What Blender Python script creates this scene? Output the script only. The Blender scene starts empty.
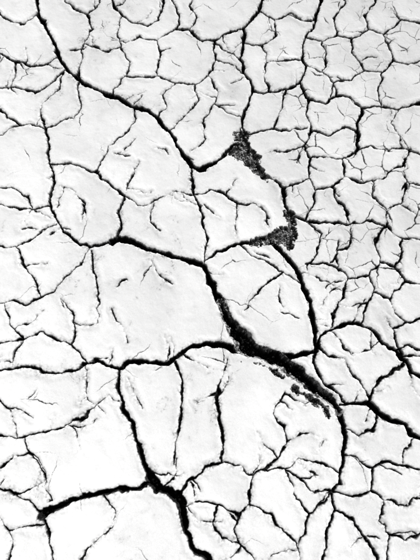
import bpy, math, numpy as np, random
rng=np.random.RandomState(7); random.seed(11)
# ---------------- camera geometry (metres) ----------------
H=1.40; TH=math.radians(20); LENS=35.0; SENS=36.0
CY0=-H*math.tan(TH)
K=SENS/LENS/560.0
S0=H/math.cos(TH)*K            # metres per traced unit at the centre
def ground(px,py):
    cx=(px-210)*K; cy=(280-py)*K
    y=cy*math.cos(TH)+math.sin(TH); z=cy*math.sin(TH)-math.cos(TH)
    t=-H/z
    return cx*t, CY0+y*t, t*K/S0
def trace_coords(x,y):
    dx=x; dy=y-CY0; dz=-H
    cy=dy*math.cos(TH)+dz*math.sin(TH); cz=-dy*math.sin(TH)+dz*math.cos(TH)
    cz=np.minimum(cz,-0.05)
    return 210+dx/(-cz)/K, 280-cy/(-cz)/K
# ---------------- numpy noise ----------------
def vnoise(x,y,seed,lin=False):
    r=np.random.RandomState(seed); T=r.rand(256,256).astype(np.float32)*2-1
    a=seed*0.77; ca,sa=math.cos(a),math.sin(a)
    x,y=x*ca-y*sa,x*sa+y*ca
    xi=np.floor(x).astype(np.int64); yi=np.floor(y).astype(np.int64)
    fx=(x-xi).astype(np.float32); fy=(y-yi).astype(np.float32)
    if not lin:
        fx=fx*fx*(3-2*fx); fy=fy*fy*(3-2*fy)
    a=T[xi&255,yi&255]; b=T[(xi+1)&255,yi&255]; c=T[xi&255,(yi+1)&255]; d=T[(xi+1)&255,(yi+1)&255]
    return (a*(1-fx)+b*fx)*(1-fy)+(c*(1-fx)+d*fx)*fy
def voro(x,y,seed,jit=0.85):
    r=np.random.RandomState(seed); JX=r.rand(128,128).astype(np.float32); JY=r.rand(128,128).astype(np.float32)
    a=seed*0.61; ca,sa=math.cos(a),math.sin(a)
    x,y=x*ca-y*sa,x*sa+y*ca
    xi=np.floor(x).astype(np.int64); yi=np.floor(y).astype(np.int64)
    f1=np.full(x.shape,1e9,np.float32); f2=f1.copy()
    p1x=np.zeros_like(f1);p1y=np.zeros_like(f1);p2x=np.zeros_like(f1);p2y=np.zeros_like(f1)
    for i in(-1,0,1):
        for j in(-1,0,1):
            cx=xi+i; cy=yi+j
            sx=(cx+0.5+(JX[cx&127,cy&127]-.5)*jit-x).astype(np.float32); sy=(cy+0.5+(JY[cx&127,cy&127]-.5)*jit-y).astype(np.float32)
            d=sx*sx+sy*sy
            m1=d<f1; m2=(~m1)&(d<f2)
            f2=np.where(m1,f1,np.where(m2,d,f2)); p2x=np.where(m1,p1x,np.where(m2,sx,p2x)); p2y=np.where(m1,p1y,np.where(m2,sy,p2y))
            f1=np.where(m1,d,f1); p1x=np.where(m1,sx,p1x); p1y=np.where(m1,sy,p1y)
    return (f2-f1)/(2*np.sqrt((p1x-p2x)**2+(p1y-p2y)**2)+1e-6)
def sstep(a,b,v):
    t=np.clip((v-a)/(b-a),0,1); return t*t*(3-2*t)
# ---------------- surveyed cracks: width (or start>end width) | x,y ... ----------------
CR="""
3.6|35,-20 35,0 37,12 45,25 52,40 58,55 66,68 76,80 90,88 105,93
4.6|105,93 120,99 133,107 150,112 160,120 168,132 178,145 186,156 190,166
2.2|110,-10 113,4 122,15 134,22 146,25 158,18 162,0 160,-10
1.6|62,-10 64,0 75,8 86,14 95,10 100,0
1.8|86,14 92,28 84,45 80,62 76,80
1.5|122,15 116,32 122,48 130,62 126,76 118,88 112,95
1.5|122,48 108,52 95,48 84,45
1.4|0,12 10,22 22,24 36,14
1.6|-10,52 0,52 14,60 30,64 48,62 58,55
1.4|14,60 16,76 8,88
1.8|-10,90 0,88 16,86 34,92 48,86 64,70
1.6|-10,138 0,134 14,128 28,122 45,128
2.4|-10,104 0,108 10,118 20,124
1.6|64,72 56,92 42,102 40,115 46,128
1.6|46,128 60,122 76,118 82,106 78,84
2.6|46,128 47,145 50,165 52,182 48,200 52,215 63,232 80,245 92,247 105,243 115,240
2.0|50,163 70,163 86,168 97,172
1.6|135,108 134,122 122,138 110,146 103,160 95,172
1.6|95,172 108,184 125,198
2.6|125,198 118,213 122,228 115,240
1.3|125,198 138,206 150,204 160,198 176,190 194,193
1.4|138,162 130,178 127,192
1.1|118,155 128,148 136,138
1.2|60,185 75,192 85,205 82,220
1.4|-10,186 0,186 12,187 24,195 32,206 24,222
1.6|-10,206 0,204 14,208 34,208 50,206
1.5|-10,248 0,248 16,248 30,240 44,230 58,224
1.3|16,248 22,262 34,278 40,296
1.6|-10,300 0,302 12,300 26,305 40,298 55,290 68,275 84,262 90,248
1.5|4,302 9,318 17,332 22,338
1.8|-10,345 0,342 22,338 40,333 58,338 72,346 80,352 86,363
1.3|22,338 15,352 14,370
1.5|60,298 72,313 75,330 72,346
2.8|-20,374 0,371 15,369 35,368 55,372 74,369 86,363 98,363 110,368
4.2|110,368 118,370 130,361 150,363 165,362 178,356 190,347
4.6>7.5|190,347 205,343 222,345 240,350
6>4.4|115,240 125,241 138,246 150,250 165,254 180,258 195,264 204,267
7.5|111,242 118,240
1.6|153,205 150,222 160,232
2.0|190,166 191,180 197,196 200,212 206,228 208,242 203,256 204,266
1.3|194,193 212,190 228,195 240,203 252,200 262,207 268,218
4.2|190,167 200,171 212,166 222,157 230,146 240,138
4.6>8|204,267 209,280 216,293 222,306
8>19|220,302 228,318 236,332 244,342
16>14|240,345 256,350 268,354
15>13|262,352 276,358 290,367 304,378 318,390
13>7|318,390 332,402 340,412
7>4|340,412 346,426 346,440 344,455
2.6|92,250 94,268 97,284 98,300 97,322
1.2|112,308 119,322 127,342
1.0|150,262 160,276 172,285
2.6|204,264 216,253 234,246 252,240 268,236
4.8|272,238 280,252 292,262 300,274 306,292 311,312 316,332 316,350
2.4|245,310 256,296 268,284 284,272
1.4|240,246 252,256 268,262 284,272
1.2|284,272 296,280 304,283
3.6|316,350 322,338 332,329 346,324 362,325 375,333 384,344 397,352 405,362 412,372 424,378 440,385
2.8|316,350 314,364 322,378 334,392 344,402
1.4|316,345 330,356 344,360 351,374 362,386 369,397
3.2|340,404 352,404 368,401 373,387 386,378 398,370 406,362
4.8|368,401 378,412 392,420 405,425 412,434 424,440 440,446
9>4|268,354 285,357 300,354 316,350
1.5|405,362 398,346 392,330 384,318
1.6|440,312 420,317 406,324 392,330
1.4|397,350 410,346 424,350
3.0|345,455 342,475 335,494
2.0|345,455 360,460 374,469 386,463 402,466 424,472 440,474
1.8|335,494 354,498 372,491 374,470
1.8|372,491 384,504 402,505 424,497
2.4|335,494 334,512 326,532 322,560 320,580
1.8|334,512 352,522 366,536 374,550 378,575
1.6|384,504 380,520 390,534 406,540 424,530
1.4|390,534 385,550 388,575
1.4|402,466 406,450 414,438
1.4|346,430 360,436 374,430 378,412
3.4>5|118,370 116,388 124,410 132,432 140,450 148,466
6>10|148,466 152,480 158,488
11|151,475 154,482
6.4|158,488 168,492 178,502 183,515 186,530 192,545 204,555 215,575
9|176,496 181,504
7>5|40,516 56,507 74,498 95,495 118,492 140,488 152,482
10|42,515 50,511
2.6|173,362 180,380 182,400 178,420 177,440 173,464
2.8|226,358 221,380 218,400 221,425 222,445 222,462
1.4|218,400 224,388 228,378
3.0|180,494 188,482 204,468 222,462
1.8|222,462 238,466 253,475 263,469 284,468 298,480 312,490 335,494
2.0|286,393 276,404 272,416 281,425 288,440 282,454 270,463 263,469
1.5|288,440 300,434 312,431 318,436
1.4|284,468 300,458 320,464 342,475
1.4|286,393 298,398 306,408
1.6|253,475 249,490 252,505 240,515 216,506 196,503 183,510
1.8|252,505 268,514 284,532 296,545 302,575
1.5|240,515 234,530 240,545 254,560 260,575
1.4|284,468 290,486 296,500 310,514 304,530 296,545
1.5|310,514 322,505 335,494
1.4|216,506 212,525 222,540 240,545
2.0|-10,437 0,437 15,440 30,435 50,430 68,425 82,417 95,408 106,397
1.4|68,425 76,436 80,450
1.8|24,438 28,452 38,465 47,480 50,500
1.5|28,452 12,458 0,468 -10,470
1.8|-10,490 0,490 16,495 30,502 42,514
2.4|42,516 48,530 53,545 56,575
1.6|-10,522 0,520 8,530 10,545 4,575
1.5|104,497 116,514 112,530 96,540 84,556 80,575
1.2|8,530 24,526 46,524
1.3|-10,402 0,402 10,410 14,424 15,440
1.2|128,378 134,396 142,408
3.2|264,-15 262,0 259,12 250,22 243,30 243,44
2.6|243,30 228,34 214,42 200,40 190,30 176,28
1.5|190,30 196,18 190,5 192,-10
1.8|110,40 126,44 140,36 158,38 176,28 180,14 172,0 170,-10
1.8|126,76 142,79 158,76 176,82 194,84 210,76 216,60 214,42
1.4|158,76 160,58 158,38
1.6|176,82 164,94 166,106 158,118
1.5|194,84 198,100 188,112 170,130
3.2|243,44 240,60 246,76 253,92 248,106 243,118 245,135
1.6|216,60 230,64 246,76
1.5|210,76 218,92 214,104 226,112 243,118
1.6|214,104 204,122 206,140 192,150
2.4|253,92 270,93 285,90 300,85 306,70 301,52 306,36 316,20 320,4 322,-15
1.6|259,12 276,20 290,14 304,22 316,20
1.5|243,44 262,46 276,38 276,20
1.5|262,46 268,62 264,78 270,93
1.5|268,62 286,62 304,60
1.8|300,85 309,100 306,117 312,132 304,146 290,150 272,152
1.8|245,135 258,132 274,128 290,132 306,128
1.5|285,90 282,108 274,128
1.6|306,36 322,42 338,34 352,38 368,30 384,34 400,22 424,26
1.5|338,34 334,18 344,4 342,-12
1.5|368,30 366,14 376,2 378,-12
1.6|306,70 322,74 334,84 350,80 364,70 352,54 352,38
1.5|364,70 382,72 394,60 388,46 384,34
1.5|394,60 410,64 424,60
2.2|309,100 324,104 336,98 350,98 362,107 380,104 398,108 424,102
1.6|334,84 336,98
1.6|382,72 380,88 380,104
3.0|362,107 357,122 359,136 356,150
1.8|312,132 328,136 342,128 357,130
1.8|356,150 372,146 386,152 402,148 424,156
1.6|398,108 394,124 402,136 402,148
1.8|304,146 312,160 308,176 316,190
1.6|356,150 342,160 326,158 312,160
2.8|264,172 273,178 282,186 286,204 292,214
2.6|292,214 308,222 330,222 352,224 368,222 386,226
1.6|282,186 298,182 308,176
1.6|316,190 332,188 344,178 342,160
1.6|316,190 312,206 308,222
1.6|332,188 340,204 352,224
1.8|344,178 360,182 372,182 386,175 402,165 410,150
1.6|372,182 372,198 386,210 386,226
1.5|402,165 408,182 424,188
1.6|386,210 402,204 408,182
2.0|308,222 321,232 318,248 309,262 307,276
2.2|307,262 322,262 336,268 348,278
1.8|386,226 376,244 380,262 370,276 348,278 344,296 334,312 330,330
1.5|352,224 350,244 336,252 336,268
1.6|386,226 402,238 424,240
1.6|380,262 396,266 402,280 424,284
1.5|396,266 402,252 402,238
1.6|370,276 374,292 366,308 362,325
1.5|374,292 390,298 402,280
1.4|390,298 394,312 406,324
1.6|240,60 226,52 214,42
1.5|322,42 326,58 322,74
"""
# hollows filled with loose soil (width|points)
RB="""
12|242,134 246,142
21|243,147 250,157
14|234,151 246,157 254,164
11|256,165 264,174
8|250,242 270,238
17|274,237 288,231
11|290,214 292,226 289,246
6|296,388 318,404 331,416
4|246,360 268,367 284,377
"""
def parse(s):
    out=[]
    for l in s.strip().splitlines():
        w,p=l.split('|'); pts=[tuple(map(float,q.split(','))) for q in p.split()]
        if '>' in w: a,b=map(float,w.split('>'))
        else: a=b=float(w)
        n=len(pts); out.append([[a+(b-a)*k/max(1,n-1) for k in range(n)],pts])
    return out
lines=parse(CR)
def segd(p,a,b):
    dx,dy=b[0]-a[0],b[1]-a[1]; L=dx*dx+dy*dy+1e-9
    t=max(0,min(1,((p[0]-a[0])*dx+(p[1]-a[1])*dy)/L)); return math.hypot(p[0]-a[0]-t*dx,p[1]-a[1]-t*dy)
base=list(lines)
wide=[l for l in base if max(l[0])>=12.5 and l[1][0][0]>200]
for li,(ws,pts) in enumerate(base):
    if max(ws)>6.7: continue
    for e in (0,-1):
        p=pts[e]
        if not(0<p[0]<420 and 0<p[1]<560): continue
        near=min(segd(p,o[1][k],o[1][k+1]) for lj,o in enumerate(base) if lj!=li for k in range(len(o[1])-1))
        if near>5:
            ws[e]=0.3
            k=1 if e==0 else -2
            ws[k]*=0.75
# secondary hairlines branching off into the plates
for ws,pts in base:
    for k in range(len(pts)-1):
        if ws[k]>6.5: continue
        if random.random()<0.15:
            t=random.random(); x=pts[k][0]*(1-t)+pts[k+1][0]*t; y=pts[k][1]*(1-t)+pts[k+1][1]*t
            a=math.atan2(pts[k+1][1]-pts[k][1],pts[k+1][0]-pts[k][0])+random.choice((-1,1))*random.uniform(.6,1.5)
            n=random.choice((3,4,5)); st=random.uniform(3,7)*(1.25 if y>200 else .8)
            bend=random.uniform(-.25,.25)
            P=[(x,y)]
            for q in range(n):
                a+=bend+random.uniform(-.15,.15); x+=st*math.cos(a); y+=st*math.sin(a); P.append((x,y))
            w0=random.uniform(.8,1.4)
            lines.append([[w0*(1-q/n)+.05 for q in range(n+1)],P])
for _ in range(28):
    x=random.uniform(-10,430); y=random.uniform(-10,570); a=random.uniform(0,6.28); n=random.choice((3,4,5)); st=random.uniform(3,7)
    bend=random.uniform(-.25,.25)
    P=[(x,y)]
    for q in range(n):
        a+=bend+random.uniform(-.15,.15); x+=st*math.cos(a); y+=st*math.sin(a); P.append((x,y))
    lines.append([[.1]+[random.uniform(.6,1.0)]*(n-1)+[.0],P])
# ---------------- nonuniform grid in metres ----------------
xl=ground(0,0)[0]; xr=-xl; yb=ground(210,560)[1]; yt=ground(210,0)[1]
step=S0*0.46
def axis(a,b,m):
    core=np.arange(a-m,b+m,step)
    g=[];v=step;pos=0
    while pos<60:
        v=min(v*1.12,4.0); pos+=v; g.append(pos)
    g=np.array(g)
    return np.concatenate([core[0]-g[::-1],core,core[-1]+g])
ax=axis(xl,xr,0.06); ay=axis(yb,yt,0.06)
nx,ny=len(ax),len(ay)
X,Y=np.meshgrid(ax,ay,indexing='ij')
print('grid',nx,ny)
Q=X/S0; R=Y/S0
WX=2.0*vnoise(Q/15,R/15,1,True)+1.8*vnoise(Q/6.5,R/6.5,2,True)+0.7*vnoise(Q/2.8,R/2.8,3,True)+.3*vnoise(Q/1.3,R/1.3,7)
WY=2.0*vnoise(Q/15,R/15,4,True)+1.8*vnoise(Q/6.5,R/6.5,5,True)+0.7*vnoise(Q/2.8,R/2.8,6,True)+.3*vnoise(Q/1.3,R/1.3,8)
QW=Q+WX; RW=R+WY
def field(lines,pad):
    F=np.full(X.shape,99.0,np.float32)
    gx=ax/S0; gy=ay/S0
    for ws,pts in lines:
        P=[ground(*p) for p in pts]
        for k in range(len(P)-1):
            x0,y0,s0=P[k]; x1,y1,s1=P[k+1]
            x0/=S0;y0/=S0;x1/=S0;y1/=S0
            i0=np.searchsorted(gx,min(x0,x1)-pad);i1=np.searchsorted(gx,max(x0,x1)+pad)
            j0=np.searchsorted(gy,min(y0,y1)-pad);j1=np.searchsorted(gy,max(y0,y1)+pad)
            if i1<=i0 or j1<=j0: continue
            qx=QW[i0:i1,j0:j1]-x0; qy=RW[i0:i1,j0:j1]-y0
            dx=x1-x0;dy=y1-y0;L=dx*dx+dy*dy+1e-9
            t=np.clip((qx*dx+qy*dy)/L,0,1)
            d=np.sqrt((qx-t*dx)**2+(qy-t*dy)**2)
            F[i0:i1,j0:j1]=np.minimum(F[i0:i1,j0:j1],d-0.5*s0*(ws[k]+(ws[k+1]-ws[k])*t))
    return F
F=field(lines,22)
FWD=field(wide,24)
wid=0.65*vnoise(Q/9,R/9,11)+0.4*vnoise(Q/3.5,R/3.5,12)
F=F+wid; FWD=FWD+wid
RBF=field(parse(RB),34)+2.4*vnoise(Q/7,R/7,21)+1.6*vnoise(Q/2.4,R/2.4,22,True)+1.2*vnoise(Q/1.2,R/1.2,23)
PX,PY=trace_coords(X,Y)
inside=(sstep(-14,0,PX)*sstep(434,420,PX)*sstep(-14,0,PY)*sstep(574,560,PY)).astype(np.float32)
dense=np.clip(sstep(230,300,PX)*sstep(360,280,PY)+0.5*sstep(110,50,PY),0,1)
e1=voro(QW/23,RW/23,31)*23
gap=vnoise(Q/14,R/14,41)
V1=e1-0.0-0.8*gap+(1-dense)*3
e2=voro(QW/46+0.3,RW/46,32)*46
gap2=vnoise(Q/24,R/24,42)
V2=e2+0.5-1.0*gap2
e3=voro(QW/62,RW/62,33)*62
V3=e3-1.7-0.8*gap2+inside*9
FF=np.minimum(np.minimum(F,V2),np.minimum(V1,V3))
G=-FF; GW=-FWD
depth_cap=18
n_f=vnoise(Q/3,R/3,51)*1.2+vnoise(Q/1.4,R/1.4,52)*0.9
crackd=np.clip((G+.15)*4.5,0,depth_cap)*(G>-.15)
# broken, stepped walls; the south-west bank of the big trench has slumped
slump=sstep(-.3,.5,vnoise(Q/12,R/12,56)+.5*sstep(255,300,PX))
wallw=1.0+0.9*vnoise(Q/4,R/4,55)+1.8*slump
ledge=np.clip((GW)*1.5,0,99)+np.clip((GW-wallw)*5,0,99)
crackd=np.where(GW>0,np.clip(ledge,0,depth_cap),crackd)
h=-crackd+np.where(crackd>10,n_f*1.5,0)+np.where((GW>0)&(crackd<10),n_f*.8*sstep(0,1,GW),0)
rb=np.clip(-RBF*1.7,0,6.0)
h=np.minimum(h,-rb+np.where(rb>1,n_f*1.1,0))
e=np.clip(F,0,30); open_=(F>0)
lipn=.5+.5*vnoise(Q/20,R/20,71)
h+= open_*(-0.45*np.exp(-e/0.8)+1.0*lipn*np.exp(-((e-3)/3.2)**2))
relief=2.8*vnoise(Q/75,R/75,61)+1.2*vnoise(Q/27,R/27,62)+0.22*vnoise(Q/8,R/8,63)+0.07*vnoise(Q/3,R/3,64)+0.05*vnoise(Q/1.3,R/1.3,65)
h+=relief
fineness=np.clip(1-(np.maximum(np.abs(X)-xr-0.3,0)+np.maximum(Y-yt-0.3,0)+np.maximum(yb-0.3-Y,0))/0.8,0,1)
Z=h*S0*fineness
# ---- albedo of mud / loose soil / painted crack shade ----
n1=vnoise(Q/1.6,R/1.6,81); n2=vnoise(Q/0.9,R/0.9,82); n3=vnoise(Q/9,R/9,83); n4=vnoise(Q/45,R/45,84); n5=vnoise(Q/4,R/4,85)
crack_shade=sstep(-0.25,0.35,G)*fineness  # mask for shade painted into crack interiors, hairlines included
rub=sstep(0,1.0,-RBF)
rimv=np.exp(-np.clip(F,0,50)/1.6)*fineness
alb=0.80-0.05*sstep(-.2,.8,n4)-0.04*sstep(.1,.8,n3*.6+n5*.5)
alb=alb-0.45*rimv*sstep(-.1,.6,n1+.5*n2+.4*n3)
stain=sstep(.5,.95,n3*.55+.45*n4+.35*n5)
alb=alb-stain*.28*sstep(.1,.8,n1*.6+n2*.6)
shade_soil_alb=0.010+0.03*sstep(.1,.8,n2)  # near-black put into the colour as crack shade, also the dark subsoil
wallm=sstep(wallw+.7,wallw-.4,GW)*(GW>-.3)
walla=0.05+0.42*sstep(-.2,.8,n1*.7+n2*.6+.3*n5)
shade_soil_alb=shade_soil_alb*(1-wallm)+walla*wallm
ruba=0.04+0.55*sstep(-.2,.8,n1*.6+n2*.7+.5*n5)*(.4+.6*sstep(-.5,.4,n3))
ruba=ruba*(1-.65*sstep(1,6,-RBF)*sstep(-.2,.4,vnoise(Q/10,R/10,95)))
shade_soil_alb=shade_soil_alb*(1-rub)+ruba*rub
ex=np.maximum(crack_shade,rub)
alb=np.clip(alb*(1-ex)+shade_soil_alb*ex,0.01,.82)
alb=alb*fineness+.78*(1-fineness)
co=np.stack([X,Y,Z],-1).astype(np.float32).reshape(-1)
me=bpy.data.meshes.new('cracked_mud_ground')
me.vertices.add(nx*ny); me.vertices.foreach_set('co',co)
I=np.arange(nx*ny).reshape(nx,ny)
f=np.stack([I[:-1,:-1],I[1:,:-1],I[1:,1:],I[:-1,1:]],-1).reshape(-1,4).astype(np.int32)
nf=len(f)
me.loops.add(nf*4); me.loops.foreach_set('vertex_index',f.reshape(-1))
me.polygons.add(nf); me.polygons.foreach_set('loop_start',np.arange(0,nf*4,4,dtype=np.int32))
try: me.polygons.foreach_set('loop_total',np.full(nf,4,np.int32))
except Exception: pass
me.polygons.foreach_set('use_smooth',np.ones(nf,bool))
def attr(n,a):
    A=me.attributes.new(n,'FLOAT','POINT'); A.data.foreach_set('value',a.astype(np.float32).reshape(-1))
attr('mud_shade_tone',alb);attr('near',fineness)
me.update()
gr=bpy.data.objects.new('cracked_mud_ground',me); bpy.context.collection.objects.link(gr)

def mk(name):
    m=bpy.data.materials.new(name); m.use_nodes=True; nt=m.node_tree; nt.nodes.clear(); return m,nt
m,nt=mk('dried_mud'); N=nt.nodes; Lk=nt.links
def node(t,**k):
    n=N.new(t)
    for a,b in k.items(): setattr(n,a,b)
    return n
def math_(op,a,b=None,clamp=False):
    n=node('ShaderNodeMath',operation=op,use_clamp=clamp)
    for i,v in enumerate((a,b)):
        if v is None: continue
        if isinstance(v,(int,float)): n.inputs[i].default_value=v
        else: Lk.new(v,n.inputs[i])
    return n.outputs[0]
def mapr(v,a,b,c,d):
    n=node('ShaderNodeMapRange'); Lk.new(v,n.inputs[0])
    for i,q in enumerate((a,b,c,d)): n.inputs[i+1].default_value=q
    return n.outputs[0]
def noise(sc,det=2,rough=.6):
    n=node('ShaderNodeTexNoise'); Lk.new(tc,n.inputs['Vector']); n.inputs['Scale'].default_value=sc; n.inputs['Detail'].default_value=det; n.inputs['Roughness'].default_value=rough; return n.outputs['Fac']
def at(n): return node('ShaderNodeAttribute',attribute_name=n).outputs['Fac']
tc=node('ShaderNodeTexCoord').outputs['Object']
grain=mapr(noise(650,1),.35,.65,.92,1.03)
vo=node('ShaderNodeTexVoronoi',feature='DISTANCE_TO_EDGE'); Lk.new(tc,vo.inputs['Vector']); vo.inputs['Scale'].default_value=6
far=math_('MULTIPLY',mapr(vo.outputs['Distance'],.02,.05,.95,0),math_('SUBTRACT',1.0,at('near')))
val=math_('MULTIPLY',math_('MULTIPLY',at('mud_shade_tone'),grain),math_('SUBTRACT',1.0,far))
cb=node('ShaderNodeCombineColor')
for i in range(3): Lk.new(val,cb.inputs[i])
bs=node('ShaderNodeBsdfDiffuse'); Lk.new(cb.outputs[0],bs.inputs['Color']); bs.inputs['Roughness'].default_value=.5
out=node('ShaderNodeOutputMaterial'); Lk.new(bs.outputs[0],out.inputs[0])
me.materials.append(m)

# ---------------- loose soil crumbs lying in the wide cracks ----------------
cand=np.argwhere(((-RBF>3.0)|(G>3.0))&(inside>0.2))
pick=cand[rng.choice(len(cand),min(800,len(cand)),replace=False)]
t=(1+5**.5)/2
iv=np.array([(-1,t,0),(1,t,0),(-1,-t,0),(1,-t,0),(0,-1,t),(0,1,t),(0,-1,-t),(0,1,-t),(t,0,-1),(t,0,1),(-t,0,-1),(-t,0,1)])/math.sqrt(1+t*t)
ifc=np.array([(0,11,5),(0,5,1),(0,1,7),(0,7,10),(0,10,11),(1,5,9),(5,11,4),(11,10,2),(10,7,6),(7,1,8),(3,9,4),(3,4,2),(3,2,6),(3,6,8),(3,8,9),(4,9,5),(2,4,11),(6,2,10),(8,6,7),(9,8,1)])
vs=[];fs=[]
for k,(i,j) in enumerate(pick):
    r=S0*(0.25+1.1*rng.rand()**3)
    v=iv*r*(0.7+.6*rng.rand(12,1))*np.array([1,.8+.4*rng.rand(),.6+.3*rng.rand()])
    a=rng.rand()*6.28; c,s=math.cos(a),math.sin(a)
    v=np.stack([v[:,0]*c-v[:,1]*s,v[:,0]*s+v[:,1]*c,v[:,2]],1)+np.array([X[i,j],Y[i,j],Z[i,j]+r*.25])
    vs.append(v); fs.append(ifc+12*k)
cm=bpy.data.meshes.new('soil_crumbs'); cm.from_pydata(np.concatenate(vs).tolist(),[],np.concatenate(fs).tolist())
co_=bpy.data.objects.new('soil_crumbs',cm); bpy.context.collection.objects.link(co_)
m,nt=mk('crumb_soil'); N=nt.nodes; Lk=nt.links
tc=node('ShaderNodeTexCoord').outputs['Object']
v=mapr(noise(120,2,.7),.4,.65,.03,.42)
cb=node('ShaderNodeCombineColor')
for i in range(3): Lk.new(v,cb.inputs[i])
bs=node('ShaderNodeBsdfDiffuse'); Lk.new(cb.outputs[0],bs.inputs['Color'])
out=node('ShaderNodeOutputMaterial'); Lk.new(bs.outputs[0],out.inputs[0]); cm.materials.append(m)

# ---------------- light ----------------
EL=math.radians(49); AZ=math.radians(40)
w=bpy.data.worlds.new('World'); bpy.context.scene.world=w; w.use_nodes=True
wn=w.node_tree; sk=wn.nodes.new('ShaderNodeTexSky'); sk.sky_type='NISHITA'; sk.sun_disc=False; sk.sun_elevation=EL; sk.sun_rotation=AZ
bw=wn.nodes.new('ShaderNodeRGBToBW'); wn.links.new(sk.outputs[0],bw.inputs[0]); wn.links.new(bw.outputs[0],wn.nodes['Background'].inputs[0]); wn.nodes['Background'].inputs[1].default_value=.08
from mathutils import Vector
sd=Vector((math.sin(AZ)*math.cos(EL),math.cos(AZ)*math.cos(EL),math.sin(EL)))
l=bpy.data.lights.new('sun','SUN'); l.energy=4.6; l.angle=math.radians(.6); l.color=(1,.998,.995)
lo=bpy.data.objects.new('sun',l); lo.rotation_euler=sd.to_track_quat('Z','Y').to_euler(); bpy.context.collection.objects.link(lo)
c=bpy.data.cameras.new('camera'); c.lens=LENS; c.sensor_fit='VERTICAL'; c.sensor_height=SENS; c.sensor_width=SENS; c.clip_end=500; c.clip_start=.01
cam=bpy.data.objects.new('camera',c); cam.location=(0,CY0,H); cam.rotation_euler=(TH,0,0); bpy.context.collection.objects.link(cam)
sc=bpy.context.scene; sc.camera=cam
sc.view_settings.view_transform='Standard'; sc.view_settings.look='None'; sc.view_settings.exposure=0
